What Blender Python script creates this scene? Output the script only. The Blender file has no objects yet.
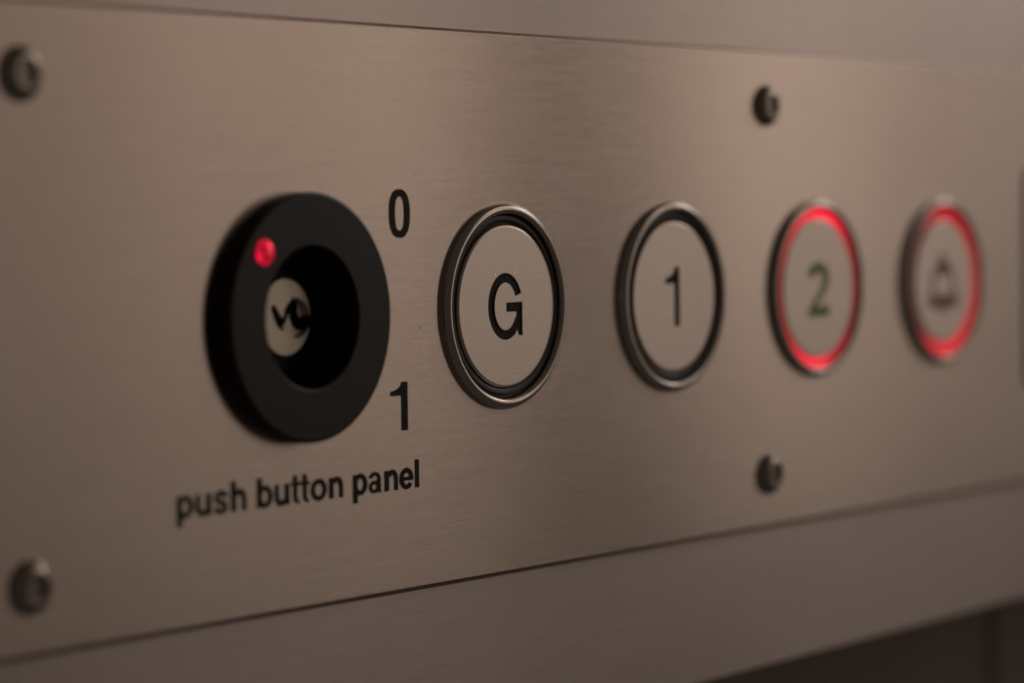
import bpy, bmesh, math, random
from mathutils import Vector, Matrix
random.seed(4)
S = bpy.context.scene
COL = S.collection
MM = 0.001
PI = math.pi
PITCH = 42.0

# ------------------------------------------------------------------ materials
def new_mat(name):
    m = bpy.data.materials.new(name); m.use_nodes = True
    nt = m.node_tree
    return m, nt, nt.nodes['Principled BSDF']

def node(nt, kind, **inp):
    n = nt.nodes.new(kind)
    for k, v in inp.items():
        if k in n.inputs: n.inputs[k].default_value = v
        else: setattr(n, k, v)
    return n

def math_n(nt, op, a, b=None, clamp=False):
    n = nt.nodes.new('ShaderNodeMath'); n.operation = op; n.use_clamp = clamp
    for i, v in enumerate((a, b)):
        if v is None: continue
        if hasattr(v, 'is_output'): nt.links.new(v, n.inputs[i])
        else: n.inputs[i].default_value = v
    return n.outputs[0]

def mm_coords(nt, scale):
    """object coordinates in millimetres, stretched by scale"""
    tc = nt.nodes.new('ShaderNodeTexCoord')
    mp = nt.nodes.new('ShaderNodeMapping'); mp.inputs['Scale'].default_value = [s * 1000 for s in scale]
    nt.links.new(tc.outputs['Object'], mp.inputs['Vector'])
    return mp.outputs['Vector']

def noise(nt, vec, scale=1.0, detail=4.0, rough=.6):
    n = nt.nodes.new('ShaderNodeTexNoise')
    n.inputs['Scale'].default_value = scale; n.inputs['Detail'].default_value = detail
    n.inputs['Roughness'].default_value = rough
    nt.links.new(vec, n.inputs['Vector'])
    return n.outputs['Fac']

def ramp(nt, fac, stops):
    r = nt.nodes.new('ShaderNodeValToRGB')
    el = r.color_ramp.elements
    while len(el) < len(stops): el.new(.5)
    for e, (p, c) in zip(el, stops):
        e.position = p; e.color = (*c, 1) if len(c) == 3 else c
    nt.links.new(fac, r.inputs[0])
    return r.outputs[0]

def brushed(name, col, rough, aniso, bump=.1, streak=.12, wear=.5, fleck=0.0):
    """satin steel with its grain along X"""
    m, nt, b = new_mat(name)
    L = nt.links.new
    fine = noise(nt, mm_coords(nt, (.045, .045, 2.2)), 1.0, 4, .8)
    finer = noise(nt, mm_coords(nt, (.13, .13, 4.2)), 1.0, 3, .75)
    broad = noise(nt, mm_coords(nt, (.012, .012, .03)), 1.0, 3, .5)
    dash = noise(nt, mm_coords(nt, (.20, .20, 3.2)), 1.0, 2, .5)
    g = math_n(nt, 'ADD', math_n(nt, 'MULTIPLY', fine, .55), math_n(nt, 'MULTIPLY', finer, .45))
    # short scratches: only the peaks of the dash noise
    d_hi = math_n(nt, 'MULTIPLY', math_n(nt, 'SUBTRACT', dash, .66), 6.0, True)
    d_lo = math_n(nt, 'MULTIPLY', math_n(nt, 'SUBTRACT', .33, dash), 7.0, True)
    fl = noise(nt, mm_coords(nt, (1.7, 1.7, .75)), 1.0, 1, .5)
    flecks = math_n(nt, 'MULTIPLY', math_n(nt, 'SUBTRACT', fl, .71), 9.0, True)
    k = math_n(nt, 'ADD', 1 - streak * .5, math_n(nt, 'MULTIPLY', g, streak))
    k = math_n(nt, 'ADD', k, math_n(nt, 'MULTIPLY', math_n(nt, 'SUBTRACT', broad, .5), .16))
    k = math_n(nt, 'SUBTRACT', k, math_n(nt, 'MULTIPLY', d_lo, .25 * wear))
    k = math_n(nt, 'ADD', k, math_n(nt, 'MULTIPLY', d_hi, .12 * wear))
    k = math_n(nt, 'ADD', k, math_n(nt, 'MULTIPLY', flecks, fleck))
    sp = noise(nt, mm_coords(nt, (1.15, 1.15, 1.15)), 1.0, 0, .5)
    k = math_n(nt, 'SUBTRACT', k, math_n(nt, 'MULTIPLY', math_n(nt, 'MULTIPLY', math_n(nt, 'SUBTRACT', sp, .845), 14.0, True), .5))
    mx = nt.nodes.new('ShaderNodeVectorMath'); mx.operation = 'SCALE'
    mx.inputs[0].default_value = col; L(k, mx.inputs['Scale'])
    L(mx.outputs[0], b.inputs['Base Color'])
    b.inputs['Metallic'].default_value = 1
    L(math_n(nt, 'ADD', rough - .06, math_n(nt, 'MULTIPLY', math_n(nt, 'ADD', g, math_n(nt, 'MULTIPLY', broad, .5)), .08)), b.inputs['Roughness'])
    b.inputs['Anisotropic'].default_value = aniso
    t = nt.nodes.new('ShaderNodeTangent'); t.direction_type = 'UV_MAP'; t.uv_map = 'grain'
    L(t.outputs[0], b.inputs['Tangent'])
    bp = nt.nodes.new('ShaderNodeBump'); bp.inputs['Strength'].default_value = bump
    bp.inputs['Distance'].default_value = .00003
    L(math_n(nt, 'SUBTRACT', g, math_n(nt, 'MULTIPLY', d_lo, .6)), bp.inputs['Height']); L(bp.outputs[0], b.inputs['Normal'])
    return m

def metal(name, col, rough, var=.06):
    m, nt, b = new_mat(name)
    n = noise(nt, mm_coords(nt, (.6, .6, .6)), 1.0, 4)
    nt.links.new(math_n(nt, 'ADD', rough - var / 2, math_n(nt, 'MULTIPLY', n, var)), b.inputs['Roughness'])
    b.inputs['Base Color'].default_value = (*col, 1); b.inputs['Metallic'].default_value = 1
    return m

def plastic(name, col, rough, spec=.5, bump=.0):
    m, nt, b = new_mat(name)
    n = noise(nt, mm_coords(nt, (1.5, 1.5, 1.5)), 1.0, 5)
    nt.links.new(math_n(nt, 'ADD', rough - .05, math_n(nt, 'MULTIPLY', n, .1)), b.inputs['Roughness'])
    c = ramp(nt, n, [(.3, tuple(x * .85 for x in col)), (.75, tuple(x * 1.2 for x in col))])
    nt.links.new(c, b.inputs['Base Color'])
    b.inputs['Specular IOR Level'].default_value = spec
    if bump:
        n2 = noise(nt, mm_coords(nt, (9, 9, 9)), 1.0, 2)
        bp = nt.nodes.new('ShaderNodeBump'); bp.inputs['Strength'].default_value = bump; bp.inputs['Distance'].default_value = .00003
        nt.links.new(n2, bp.inputs['Height']); nt.links.new(bp.outputs[0], b.inputs['Normal'])
    return m

def ring_light(name, stops, strength):
    """diffuser ring lit by single LEDs behind it: emission varies round the ring"""
    m, nt, b = new_mat(name)
    L = nt.links.new
    tc = nt.nodes.new('ShaderNodeTexCoord'); sp = nt.nodes.new('ShaderNodeSeparateXYZ')
    L(tc.outputs['Object'], sp.inputs[0])
    a = math_n(nt, 'ARCTAN2', sp.outputs['Z'], sp.outputs['X'])
    f = math_n(nt, 'ADD', math_n(nt, 'DIVIDE', a, 2 * PI), .5)       # 0 = left, .25 = bottom, .5 = right, .75 = top
    c = ramp(nt, f, [(p, (v, v, v)) for p, v in stops])
    b.inputs['Base Color'].default_value = (.25, .02, .02, 1)
    b.inputs['Roughness'].default_value = .4
    b.inputs['Emission Color'].default_value = (1.0, .018, .045, 1)
    L(math_n(nt, 'MULTIPLY', c, strength), b.inputs['Emission Strength'])
    return m

M = {}
M['plate'] = brushed('brushed_steel', (.625, .535, .48), .255, .92, bump=.35, streak=.58, wear=1.2)
M['housing'] = brushed('brushed_housing_steel', (.56, .49, .465), .30, .88, bump=.35, streak=.58, wear=1.2)
M['face'] = brushed('satin_button_steel', (.735, .65, .59), .33, .6, bump=.06, streak=.22, wear=1.4, fleck=.7)
M['cover'] = brushed('dull_cover_steel', (.43, .385, .355), .32, .85, bump=.2, streak=.3)
M['bezel'] = metal('polished_bezel_steel', (.62, .57, .525), .21)
M['screw'] = metal('screw_steel', (.46, .41, .37), .25)
M['socket'] = metal('dark_socket_steel', (.34, .30, .27), .45)
M['cylinder'] = metal('lock_cylinder_steel', (.72, .64, .54), .40)
M['black'] = plastic('black_lock_plastic', (.0085, .0075, .0072), .40, .45, .15)
M['hole'] = plastic('recess_shade_black', (.004, .004, .004), .6, .2)  # shade of the seam gaps and keyway put into a black colour
M['print'] = plastic('black_print_ink', (.016, .014, .012), .6, .35)
M['ink_green'] = plastic('dark_green_inlay', (.42, .62, .33), .6, .3)
M['ink_red'] = plastic('red_brown_inlay', (.72, .44, .39), .6, .3)
M['smoked'] = plastic('smoked_ring_plastic', (.018, .014, .013), .35, .5)
M['lit2'] = ring_light('lit_ring_red', [(0, .30), (.10, .38), (.18, .85), (.26, 1.0), (.32, .35), (.42, .16), (.52, .16), (.60, .35), (.68, .95), (.76, 1.0), (.86, .55), (1, .30)], 1.05)
M['litb'] = ring_light('lit_alarm_ring_red', [(0, .02), (.12, .10), (.20, .75), (.27, 1.0), (.36, .8), (.48, .58), (.58, .50), (.68, .55), (.76, .62), (.86, .12), (1, .02)], .68)

def led_mat():
    m, nt, b = new_mat('red_led_lens')
    L = nt.links.new
    n = noise(nt, mm_coords(nt, (.5, .5, .4)), 1.0, 1)
    b.inputs['Base Color'].default_value = (.4, .005, .02, 1); b.inputs['Roughness'].default_value = .12
    b.inputs['Emission Color'].default_value = (1, .012, .05, 1)
    L(math_n(nt, 'MULTIPLY', .75, math_n(nt, 'POWER', math_n(nt, 'MULTIPLY', n, 1.9), 2.2)), b.inputs['Emission Strength'])
    return m
M['led'] = led_mat()

def wall_mat():
    m, nt, b = new_mat('dark_wall_laminate')
    n = noise(nt, mm_coords(nt, (.05, .05, .01)), 1.0, 4)
    nt.links.new(ramp(nt, n, [(.3, (.29, .225, .19)), (.7, (.38, .295, .25))]), b.inputs['Base Color'])
    b.inputs['Roughness'].default_value = .55
    return m
M['wall'] = wall_mat()

# ------------------------------------------------------------------ mesh helpers (authored in millimetres)
def finish(bm, name, mat, parent=None, loc=(0, 0, 0), sharp=32, smooth=True):
    bmesh.ops.recalc_face_normals(bm, faces=bm.faces)
    lim = math.radians(sharp)
    for f in bm.faces: f.smooth = smooth and abs(f.normal.y) < .9995
    for e in bm.edges:
        if len(e.link_faces) == 2 and e.calc_face_angle(0) > lim: e.smooth = False
    uv = bm.loops.layers.uv.get('grain') or bm.loops.layers.uv.new('grain')
    for f in bm.faces:
        for l in f.loops:
            c = l.vert.co
            l[uv].uv = (c.z * .01 + c.y * .0013, c.x * .01)
    bmesh.ops.scale(bm, vec=(MM, MM, MM), verts=bm.verts)
    me = bpy.data.meshes.new(name); bm.to_mesh(me); bm.free()
    me.materials.append(mat)
    o = bpy.data.objects.new(name, me); COL.objects.link(o)
    if parent: o.parent = parent
    o.location = Vector(loc) * MM
    return o

def tag(o, label, cat, group=None, kind=None):
    o['label'] = label; o['category'] = cat
    if group: o['group'] = group
    if kind: o['kind'] = kind
    return o

def empty(name, loc):
    o = bpy.data.objects.new(name, None); COL.objects.link(o)
    o.location = Vector(loc) * MM; o.empty_display_size = .005
    return o

def lathe(bm, prof, n=128, cx=0, cz=0, cap0=False, cap1=False):
    """revolve (radius, height towards the viewer) round the Y axis"""
    rings = []
    for r, h in prof:
        if r < 1e-6: rings.append([bm.verts.new((cx, -h, cz))])
        else: rings.append([bm.verts.new((cx + r * math.cos(2 * PI * i / n), -h, cz + r * math.sin(2 * PI * i / n))) for i in range(n)])
    for a, b in zip(rings, rings[1:]):
        for i in range(n):
            j = (i + 1) % n
            if len(a) == 1 and len(b) == 1: continue
            if len(a) == 1: bm.faces.new((a[0], b[i], b[j]))
            elif len(b) == 1: bm.faces.new((a[i], a[j], b[0]))
            else: bm.faces.new((a[i], a[j], b[j], b[i]))
    if cap0: bm.faces.new(rings[0])
    if cap1: bm.faces.new(rings[-1])

def arc(cx, cz, rx, rz, a0, a1, n):
    return [(cx + rx * math.cos(math.radians(a0 + (a1 - a0) * i / n)), cz + rz * math.sin(math.radians(a0 + (a1 - a0) * i / n))) for i in range(n + 1)]

def slab(bm, pts, h0, h1, dx=0, dz=0):
    """prism of a polygon in the XZ plane between heights h0 and h1"""
    a = [bm.verts.new((x + dx, -h0, z + dz)) for x, z in pts]
    b = [bm.verts.new((x + dx, -h1, z + dz)) for x, z in pts]
    bm.faces.new(a); bm.faces.new(b)
    for i in range(len(pts)):
        j = (i + 1) % len(pts)
        bm.faces.new((a[i], a[j], b[j], b[i]))

def slab_ring(bm, outer, inner, h0, h1, dx=0, dz=0):
    """prism of a ring polygon: outer and inner have the same number of points"""
    n = len(outer)
    V = [[bm.verts.new((x + dx, -h, z + dz)) for x, z in p] for p in (outer, inner) for h in (h0, h1)]
    o0, o1, i0, i1 = V
    for i in range(n):
        j = (i + 1) % n
        bm.faces.new((o1[i], o1[j], i1[j], i1[i])); bm.faces.new((o0[i], o0[j], i0[j], i0[i]))
        bm.faces.new((o0[i], o0[j], o1[j], o1[i])); bm.faces.new((i0[i], i0[j], i1[j], i1[i]))

def rounded_box(bm, x0, x1, z0, z1, h0, h1, r, bev, n=8):
    """plate with rounded corners (r) and a rolled front edge (bev)"""
    def outline(d):
        pts = []
        rr = max(r - d, .01)
        for cx, cz, a in ((x1 - r, z1 - r, 0), (x0 + r, z1 - r, 90), (x0 + r, z0 + r, 180), (x1 - r, z0 + r, 270)):
            pts += arc(cx, cz, rr, rr, a, a + 90, n)
        return pts
    steps = [(0, h0)] + [(bev * (1 - math.cos(t * PI / 2 / 6)), h1 - bev + bev * math.sin(t * PI / 2 / 6)) for t in range(7)]
    rings = [[bm.verts.new((x, -h, z)) for x, z in outline(d)] for d, h in steps]
    for a, b in zip(rings, rings[1:]):
        for i in range(len(a)):
            j = (i + 1) % len(a); bm.faces.new((a[i], a[j], b[j], b[i]))
    bm.faces.new(rings[0]); bm.faces.new(rings[-1])

# ------------------------------------------------------------------ glyph outlines (mm, origin at the glyph's middle)
def glyph_G():
    ox, oz = .0, -.02
    p = arc(ox, oz, 4.0, 4.58, 22, 306, 44)
    p += [(2.62, -3.28), (2.98, -4.12), (3.93, -4.12), (3.93, .5), (.15, .5), (.15, -.80), (2.48, -.80), (2.44, -1.35)]
    p += arc(ox, oz, 2.48, 3.24, 322, 24, 40)
    return p

def glyph_1(w=1.25, h=8.7):
    t = h / 2
    return [(.5, -t), (.5 + w, -t), (.5 + w, t), (.62, t), (.38, t * .84), (-.1, t * .74), (-.8, t * .665), (-1.5, t * .64), (-1.5, t * .44), (.5, t * .44)]

def glyph_2():
    p = arc(0, 1.9, 3.1, 2.65, 172, 0, 20)
    p += [(2.8, 1.0), (2.25, -.1), (1.3, -1.15), (.1, -2.1), (-.65, -2.55), (-.8, -2.75), (3.1, -2.75), (2.95, -4.55), (-3.05, -4.55), (-2.9, -3.75), (-2.3, -2.7), (-1.2, -1.65), (-.1, -.65), (.6, .25), (1.0, 1.1)]
    p += arc(0, 1.9, 1.1, .98, 0, 172, 16)
    return p

def bell_outline(k):
    """dome, waist and flared lip; k shrinks it to the inner contour"""
    t = 1.05 * k
    p = [(-4.1 + t * .9, -3.0 + t * .9), (-3.75 + t, -2.1 + t * .3), (-3.35 + t * .95, -1.2), (-2.95 + t * .95, .4)]
    p += arc(0, 1.1, 2.8 - t * .9, 2.4 - t, 170, 10, 14)
    p += [(2.95 - t * .95, .4), (3.35 - t * .95, -1.2), (3.75 - t, -2.1 + t * .3), (4.1 - t * .9, -3.0 + t * .9)]
    return p

def zero_outline(rx, rz):
    pts = []
    for i in range(48):
        a = 2 * PI * i / 48
        c, s = math.cos(a), math.sin(a)
        pts.append((rx * math.copysign(abs(c) ** .82, c), rz * math.copysign(abs(s) ** .82, s)))
    return pts

# ------------------------------------------------------------------ setting: wall and housing
HF = -1.3          # height of the housing's face (the plate stands proud of it)
bm = bmesh.new()
def wallboard(x0, x1):
    rounded_box(bm, x0, x1, -420, 420, -60, -34, 2.0, 2.0, 3)
wallboard(-420, 202.0); wallboard(212.0, 620)
wg = [(-420, -420), (620, -420), (620, 420), (-420, 420)]
slab(bm, wg, -66, -35.4)
wall = finish(bm, 'wall', M['wall'], smooth=False)
tag(wall, 'dark brown wall panelling below the steel housing at the lower right corner', 'wall')

housing = empty('panel_housing', (0, 1.3, 0))
tag(housing, 'brushed steel housing of the lift panel, framing the button plate above and below', 'housing')
def trim(name, z0, z1, tilt, pivot):
    bm = bmesh.new()
    rounded_box(bm, -260, 330, z0, z1, -32.6, 0, .5, .9 if name != 'backing' else .1, 5)
    if tilt:
        for v in bm.verts:
            if v.co.y < 12: v.co.y += (pivot - v.co.z) * math.tan(math.radians(tilt))
    for v in bm.verts:
        if 30 < v.co.z < 60: v.co.z -= (v.co.x - 40) * .0025
        if v.co.z < -50: v.co.z += (v.co.x - 100) * .010          # the lower edge runs slightly out of parallel
    return finish(bm, name, M['housing'], housing)
trim('upper_trim', 36.9, 110, 0, 0)
trim('lower_trim', -58.7, -36.62, .3, -36.62)
bm = bmesh.new()
slab(bm, [(-255, -36.6), (325, -36.6), (325, 36.1), (-255, 37.55)], -31, -4)
finish(bm, 'backing', M['hole'], housing)

# ------------------------------------------------------------------ the button plate with its printing
bm = bmesh.new()
rounded_box(bm, -150, 255, -36.4, 36.95, HF - .6, 0, 1.0, .14)
for v in bm.verts:
    if v.co.z > 30: v.co.z -= (v.co.x - 40) * .0025          # its upper edge is not quite level
plate = finish(bm, 'button_plate', M['plate'])
tag(plate, 'wide brushed steel plate with black printing that carries the lock and the round buttons', 'plate')

def stroke(path, w):
    L, R = [], []
    for i, p in enumerate(path):
        a = Vector(path[max(i - 1, 0)]); c = Vector(path[min(i + 1, len(path) - 1)])
        d = (c - a).normalized(); n = Vector((-d.y, d.x)) * (w[i] if isinstance(w, list) else w) / 2
        q = Vector(p); L.append(tuple(q + n)); R.append(tuple(q - n))
    return L + R[::-1]

def box(x0, x1, z0, z1): return [(x0, z0), (x1, z0), (x1, z1), (x0, z1)]
def band(cx, cz, ox, oz, ix, iz, a0, a1, n=22):
    return arc(cx, cz, ox, oz, a0, a1, n) + arc(cx, cz, ix, iz, a1, a0, n)
XH, ASC, DSC, SW = 3.02, 4.15, -1.17, 1.04
def letter(ch):
    """bold grotesque letters as overlapping strokes; returns pieces and the advance"""
    arch = [box(.35, .35 + SW, 0, XH - .05), box(2.29, 3.2, 0, 1.75), band(1.98, 1.72, 1.24, 1.38, .26, .56, -2, 150)]
    if ch == 'n': return arch, 3.48
    if ch == 'h': return [box(.35, .35 + SW, 0, ASC)] + arch[1:], 3.48
    if ch == 'u': return [[(3.5 - x, XH - .06 - z) for x, z in p] for p in arch], 3.48
    if ch in 'pb':
        return [box(.33, .33 + SW, DSC if ch == 'p' else 0, XH - .05 if ch == 'p' else ASC), band(1.83, 1.5, 1.5, 1.6, .5, .82, 0, 360, 40)], 3.48
    if ch == 'o': return [band(1.74, 1.5, 1.62, 1.6, .62, .82, 0, 360, 40)], 3.48
    if ch == 'e': return [band(1.6, 1.5, 1.5, 1.6, .52, .84, 0, 325, 40), box(.6, 3.04, 1.2, 1.78)], 3.17
    if ch == 'a':
        return [band(1.45, 2.02, 1.22, 1.05, .44, .45, -5, 170), box(1.8, 2.7, .35, 2.05), [(1.89, .5), (2.0, 0), (2.85, 0), (2.67, .5)],
                band(1.33, .87, 1.12, .93, .36, .36, 0, 360, 32), box(1.3, 2.2, 1.25, 1.79)], 3.17
    if ch == 's':
        path = [(.45, .85), (.72, .48), (1.2, .29), (1.75, .28), (2.22, .46), (2.42, .82), (2.2, 1.18), (1.75, 1.38), (1.2, 1.58), (.78, 1.85), (.68, 2.2), (.9, 2.55), (1.4, 2.74), (1.9, 2.7), (2.3, 2.5), (2.55, 2.15)]
        return [stroke(path, .82)], 3.05
    if ch == 't': return [box(.44, 1.34, .7, 3.95), box(.08, 1.85, 2.42, XH - .03), band(1.45, .78, .97, .83, .17, .22, 180, 292)], 1.98
    if ch == 'l': return [box(.34, 1.28, 0, ASC)], 1.58
    return [], 1.6

def caption(body, x0, x1, z_base):
    bm = bmesh.new(); pieces = []; pen = 0
    for ch in body:
        ps, adv = letter(ch)
        pieces += [[(x + pen, z) for x, z in p] for p in ps]; pen += adv - .2
    xs = [x for p in pieces for x, z in p]; k = (x1 - x0) / (max(xs) - min(xs)); m = min(xs)
    for i, p in enumerate(pieces):
        slab(bm, [(x0 + (x - m) * k, z_base + z * .9) for x, z in p], -.01, .010 + .003 * (i % 5))
    return bm
cap = finish(caption('push button panel', -65.9, -18.6, -23.25), 'printed_caption', M['print'], plate)
cap['label'] = 'black lowercase words "push button panel" printed below the lock'
bm = bmesh.new(); slab_ring(bm, zero_outline(2.28, 3.2), zero_outline(.88, 2.2), -.01, .014, -22.05, 12.85)
o = finish(bm, 'printed_numeral', M['print'], plate); o['label'] = 'printed black 0 above right of the lock'
bm = bmesh.new()
slab(bm, [(x * 1.12, z) for x, z in glyph_1(1.32, 6.4)], -.01, .014, -22.85, -12.35)
o = finish(bm, 'printed_numeral', M['print'], plate); o['label'] = 'printed black 1 below right of the lock'

# ------------------------------------------------------------------ push buttons
FACE_H = .62
def boolean_cut(target, cutter_bm):
    bmesh.ops.recalc_face_normals(cutter_bm, faces=cutter_bm.faces)
    bmesh.ops.scale(cutter_bm, vec=(MM, MM, MM), verts=cutter_bm.verts)
    me = bpy.data.meshes.new('cut'); cutter_bm.to_mesh(me); cutter_bm.free()
    c = bpy.data.objects.new('cut', me); COL.objects.link(c)
    c.matrix_world = target.matrix_world.copy() if not target.parent else Matrix.Translation(target.parent.location)
    md = target.modifiers.new('cut', 'BOOLEAN'); md.object = c; md.operation = 'DIFFERENCE'; md.solver = 'EXACT'
    bpy.context.view_layer.update()
    dg = bpy.context.evaluated_depsgraph_get()
    new = bpy.data.meshes.new_from_object(target.evaluated_get(dg))
    target.modifiers.clear(); bpy.data.objects.remove(c)
    bm = bmesh.new(); bm.from_mesh(new)
    for e in bm.edges:
        if len(e.link_faces) == 2 and e.calc_face_angle(0) > math.radians(25): e.smooth = False
    for f in bm.faces:
        f.smooth = abs(f.normal.y) < .999
    bm.to_mesh(new); bm.free()
    target.data = new

def face_profile(R=11.38):
    h = FACE_H
    return [(0, -1.4), (R, -1.4), (R, h - .42), (R - .05, h - .2), (R - .18, h - .06), (R - .36, h), (0, h)]

def push_button(idx, label, glyphs, inlay, ring_mat, inlay_name, depth, fr=11.15):
    b = empty('push_button', (idx * PITCH + .65, 0, 0))
    glyphs = [(k, tuple([(x - .45, z) for x, z in p] for p in a)) for k, a in glyphs]
    tag(b, label, 'push button', 'round lift buttons in a row on the steel plate')
    bm = bmesh.new()
    prof = [(14.1, -.2), (14.1, .30), (14.03, .58), (13.85, .85), (13.57, 1.06), (13.25, 1.14), (12.97, 1.10), (12.75, .95), (12.65, .70), (12.62, .2), (12.62, -.6), (13.2, -.6), (14.1, -.2)]
    lathe(bm, prof, 160); bmesh.ops.remove_doubles(bm, verts=bm.verts, dist=1e-5)
    finish(bm, 'bezel', M['bezel'], b, sharp=60)
    bm = bmesh.new()
    lathe(bm, [(fr + .04, -.9), (fr + .04, .14), (fr + .2, .30), (11.95, .38), (12.4, .32), (12.58, .18), (12.58, -.9)], 128)
    finish(bm, 'light_ring', ring_mat, b, sharp=60)
    bm = bmesh.new(); lathe(bm, face_profile(fr), 128)
    f = finish(bm, 'button_face', M['face'], b)
    for q in f.data.polygons: q.use_smooth = abs(q.normal.y) < .999
    bpy.context.view_layer.update()
    if depth:
        c = bmesh.new()
        for kind, a in glyphs:
            (slab if kind == 'p' else slab_ring)(c, *a, FACE_H - depth, FACE_H + .5)
        boolean_cut(f, c)
    g = bmesh.new()
    for kind, a in glyphs:
        if depth: (slab if kind == 'p' else slab_ring)(g, *a, FACE_H - depth - .2, FACE_H - depth + .02)
        else: (slab if kind == 'p' else slab_ring)(g, *a, FACE_H - .05, FACE_H + .02)
    finish(g, inlay_name, inlay, f)
    return b

c = bmesh.new()
for k in range(4): lathe(c, [(0, -3), (13.0, -3), (13.0, 3), (0, 3)], 96, cx=k * PITCH + .65)
lathe(c, [(0, -3), (13.6, -3), (13.6, 3), (0, 3)], 96, cx=-42.6)
boolean_cut(plate, c)
push_button(0, 'unlit button engraved with a black G, next to the black key lock', [('p', ([(x * 1.0 + .12, z) for x, z in glyph_G()],))], M['print'], M['smoked'], 'engraved_letter', .22)
push_button(1, 'unlit button engraved with a thin black 1, between the G and 2 buttons', [('p', ([((x - .2) * 1.2, z) for x, z in glyph_1(1.2, 8.8)],))], M['print'], M['smoked'], 'engraved_numeral', .22)
push_button(2, 'button with a dark green 2 inside a glowing red ring', [('p', ([(x * 1.1 + .3, z * .95 - .15) for x, z in glyph_2()],))], M['ink_green'], M['lit2'], 'engraved_numeral', .12)
bell_parts = [('r', (bell_outline(0), bell_outline(1))),
              ('p', ([(-4.4, -4.3), (4.4, -4.3), (4.1, -3.02), (-4.1, -3.02)],)),
              ('p', (arc(0, 4.0, .95, .95, -20, 200, 14),)),
              ('p', (arc(0, -4.35, 1.4, .95, 180, 360, 12),)),
              ('p', (arc(0, 2.1, 1.3, 1.1, 0, 348, 20),))]
bell_parts = [(k, tuple([(x * 1.3 + .1, z * 1.0 - .1) for x, z in p] for p in a)) for k, a in bell_parts]
push_button(3, 'alarm button with a reddish bell symbol inside a glowing red ring', bell_parts, M['ink_red'], M['litb'], 'bell_symbol', 0, 10.45)

# ------------------------------------------------------------------ key lock
KT = 2.35
lock = empty('key_lock', (-42.6, 0, 0))
tag(lock, 'round black key switch with a silver lock cylinder and a red light', 'key switch')
bm = bmesh.new()
prof = [(15.7, .02), (15.7, KT - .4), (15.65, KT - .2), (15.52, KT - .07), (15.3, KT), (9.2, KT), (9.0, KT - .1), (8.85, KT - .5), (8.8, KT - 1.2), (8.75, -1.0), (8.8, -3.7), (5.15, -3.7), (5.15, -5.0), (13.4, -5.0), (13.4, .02), (15.7, .02)]
lathe(bm, prof, 160); bmesh.ops.remove_doubles(bm, verts=bm.verts, dist=1e-5)
body = finish(bm, 'lock_body', M['black'], lock, sharp=40)
bm = bmesh.new()
lathe(bm, [(0, -2.4), (5.0, -2.4), (5.0, -.25), (4.9, -.06), (4.72, 0), (0, 0)], 96)
cyl = finish(bm, 'lock_cylinder', M['cylinder'], lock)
CYL_H = -2.15
# the turned plug and the zigzag keyway cut into it
key_path = [(-3.5, 1.2), (-2.9, .35), (-2.1, -.55), (-1.35, -.8), (-.55, -.1), (.25, 1.0), (1.1, 1.75), (1.7, 1.2), (1.75, .1), (2.3, -.75), (3.3, -.85), (4.1, -.55), (4.6, -.7)]
key_path = [(x * .92 + .75, z * 1.1) for x, z in key_path]
key_w = [1.6 * v for v in [.6, .8, .95, 1.0, .95, .9, 1.0, 1.1, 1.1, 1.1, 1.0, .9, .8]]
bpy.context.view_layer.update()
c = bmesh.new(); lathe(c, [(0, -.8), (2.55, -.8), (2.55, .3), (0, .3)], 48, cx=2.0, cz=-.2)
boolean_cut(cyl, c)
bpy.context.view_layer.update()
def key_pieces(grow):
    out = []
    for i in range(len(key_path) - 1):
        a, b = Vector(key_path[i]), Vector(key_path[i + 1]); d = (b - a).normalized(); n = Vector((-d.y, d.x))
        wa, wb = key_w[i] / 2 + grow, key_w[i + 1] / 2 + grow
        out.append([tuple(a - d * .25 + n * wa), tuple(b + d * .25 + n * wb), tuple(b + d * .25 - n * wb), tuple(a - d * .25 - n * wa)])
    return out
for q, piece in enumerate(key_pieces(0)):
    bpy.context.view_layer.update()
    c = bmesh.new(); slab(c, piece, -1.8 - .01 * q, .6 + .013 * q)
    boolean_cut(cyl, c)
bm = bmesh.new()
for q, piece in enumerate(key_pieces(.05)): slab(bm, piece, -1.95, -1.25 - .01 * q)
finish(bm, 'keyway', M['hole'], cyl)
cyl.location.y = -CYL_H * MM
bm = bmesh.new()
lathe(bm, [(1.6, KT - .3), (1.6, KT + .08), (1.5, KT + .32), (1.2, KT + .55), (.8, KT + .68), (.4, KT + .73), (0, KT + .74)], 40, cx=0, cz=0)
led = finish(bm, 'indicator_light', M['led'], lock, loc=(-9.2, 0, 8.35))

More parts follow.
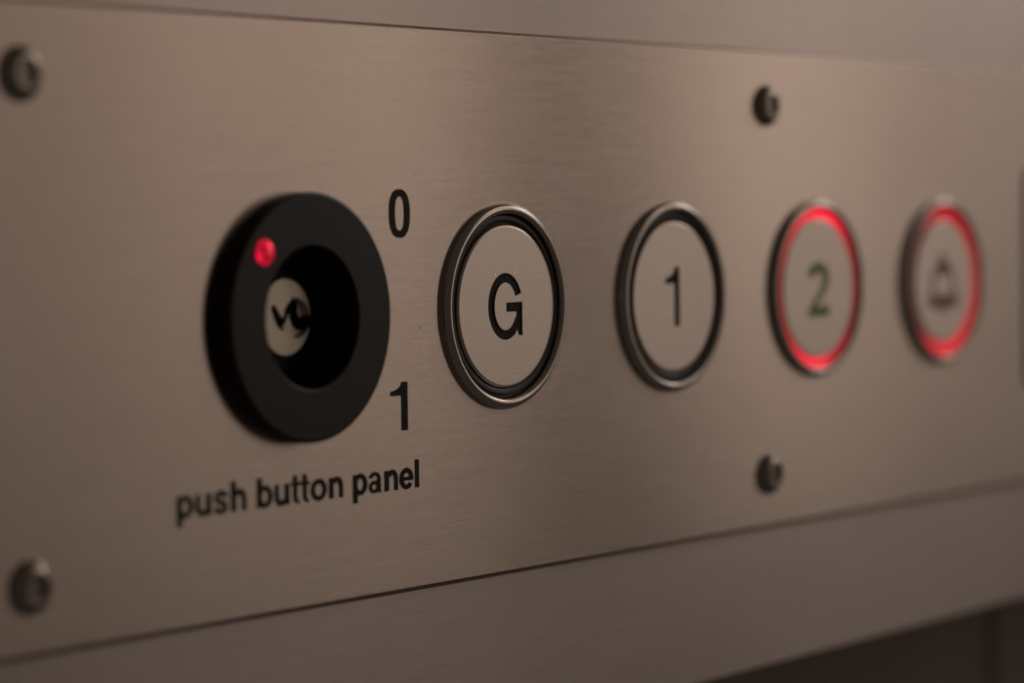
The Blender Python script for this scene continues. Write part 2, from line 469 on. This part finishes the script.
# ------------------------------------------------------------------ screws
def make_screw():
    s = empty('screw', (0, 0, 0))
    bm = bmesh.new()
    n = 48
    R, H = 3.2, 1.4
    prof = [(R, -.05), (R, .25), (R - .08, .5)]
    for t in range(1, 8):
        a = t / 8
        prof.append((R - .08 - (R - .08 - 1.75) * a, .5 + (H - .5) * math.sin(a * PI / 2)))
    prof += [(1.75, H)]
    lathe(bm, prof, n)
    rim = [v for v in bm.verts if abs(v.co.y + H) < 1e-6 and abs(math.hypot(v.co.x, v.co.z) - 1.75) < 1e-4]
    rim.sort(key=lambda v: math.atan2(v.co.z, v.co.x))
    def hexr(a, f):
        a = (a + PI / 6 + .2) % (PI / 3) - PI / 6
        return f / math.cos(a)
    prev = rim
    for f, h in ((1.42, H - .04), (1.40, H - .55)):
        cur = []
        for v in rim:
            a = math.atan2(v.co.z, v.co.x); r = min(hexr(a, f), 1.72)
            cur.append(bm.verts.new((r * math.cos(a), -h, r * math.sin(a))))
        for i in range(n):
            j = (i + 1) % n; bm.faces.new((prev[i], prev[j], cur[j], cur[i]))
        prev = cur
    finish(bm, 'screw_head', M['screw'], s, sharp=35)
    bm = bmesh.new(); lathe(bm, [(1.7, H - 1.0), (1.7, H - .5), (1.2, H - .5), (0, H - .5)], 24)
    finish(bm, 'hex_socket', M['socket'], s)
    return s
spots = [((-90.4, 0, 29.2), .3, 'screw in the top left corner of the steel plate, cut close to the photo edge'),
         ((-90.4, 0, -28.75), .9, 'screw in the bottom left corner of the steel plate, below the printed caption'),
         ((70.0, 0, 28.7), 0, 'small dark screw near the upper seam, above the gap between 1 and 2'),
         ((70.0, 0, -28.4), .5, 'small dark screw near the lower seam, below the gap between 1 and 2')]
proto = make_screw()
for i, (loc, rot, lab) in enumerate(spots):
    s = proto
    if i:
        s = proto.copy(); COL.objects.link(s)
        for ch in list(proto.children):
            k = ch.copy(); COL.objects.link(k); k.parent = s
    s.location = Vector(loc) * MM; s.rotation_euler = (0, rot, 0)
    tag(s, lab, 'screw', 'hex socket screws holding the steel plate')

# ------------------------------------------------------------------ raised blank plate at the right edge
bm = bmesh.new()
rounded_box(bm, 158.4, 233, -20.5, 20.0, -.05, .55, 3.5, .5)
o = finish(bm, 'cover_plate', M['cover'])
tag(o, 'raised steel cover right of the alarm button, cut off by the photo edge', 'cover')

# ------------------------------------------------------------------ camera (solved from the photograph)
cam_d = bpy.data.cameras.new('camera'); cam = bpy.data.objects.new('camera', cam_d); COL.objects.link(cam)
F_PX, CX, CY, CZ, YAW, PIT, ROL = 3040.8, -334.45, -245.77, 13.48, .9407, -.0441, -.0127
fw = Vector((math.sin(YAW) * math.cos(PIT), math.cos(YAW) * math.cos(PIT), math.sin(PIT)))
r0 = Vector((math.cos(YAW), -math.sin(YAW), 0)); u0 = r0.cross(fw)
r = math.cos(ROL) * r0 + math.sin(ROL) * u0; u = -math.sin(ROL) * r0 + math.cos(ROL) * u0
mw = Matrix((r, u, -fw)).transposed().to_4x4(); mw.translation = Vector((CX, CY, CZ)) * MM
cam.matrix_world = mw
cam_d.sensor_width = 36; cam_d.lens = F_PX * 36 / 1024
cam_d.clip_start = .01; cam_d.clip_end = 20
cam_d.dof.use_dof = True
cam_d.dof.focus_distance = (Vector((-9, 0, 0)) - Vector((CX, CY, CZ))).dot(fw) * MM
cam_d.dof.aperture_fstop = cam_d.lens / 9.7
cam_d.dof.aperture_blades = 0
S.camera = cam

# ------------------------------------------------------------------ light
w = bpy.data.worlds.new('World'); S.world = w; w.use_nodes = True
bg = w.node_tree.nodes['Background']
bg.inputs[0].default_value = (1.0, .80, .64, 1); bg.inputs[1].default_value = .035

def area(name, az, el, dist, sx, sy, radiance, col, target=(0, 0, 0)):
    """rectangular lamp seen from the panel at azimuth az (0 = straight out, 90 = right) and elevation el"""
    d = bpy.data.lights.new(name, 'AREA'); d.shape = 'RECTANGLE'; d.size = sx; d.size_y = sy
    d.energy = radiance * PI * sx * sy * PI / PI; d.color = col
    o = bpy.data.objects.new(name, d); COL.objects.link(o)
    a, e = math.radians(az), math.radians(el)
    v = Vector((math.sin(a) * math.cos(e), -math.cos(a) * math.cos(e), math.sin(e)))
    o.location = Vector(target) * MM + v * dist
    o.rotation_euler = (-v).to_track_quat('-Z', 'Y').to_euler()
    return o
WARM = (1.0, .817, .685)
area('fill_lamp', 44, 17, 1.6, .50, 1.3, .27, WARM)  # added soft fill standing in for a lit lift wall
area('fill_lamp', 66.5, 17, 1.6, .48, 1.3, .25, WARM)  # added second fill; the gap between them leaves the steel's dark band
area('strip_lamp', 59.0, 19, 1.3, .09, 1.1, .72, WARM, (66, 0, 0))
area('strip_lamp', 52.2, 19, 1.3, .055, 1.1, .85, WARM, (-17, 0, 0))
area('strip_lamp', 48.3, 19, 1.3, .035, 1.1, .60, WARM, (-57, 0, 0))
area('key_lamp', 74, 20, 1.2, .22, .3, 2.4, (1.0, .9, .82))

S.view_settings.view_transform = 'Standard'; S.view_settings.look = 'None'
S.view_settings.exposure = 0; S.view_settings.gamma = 1
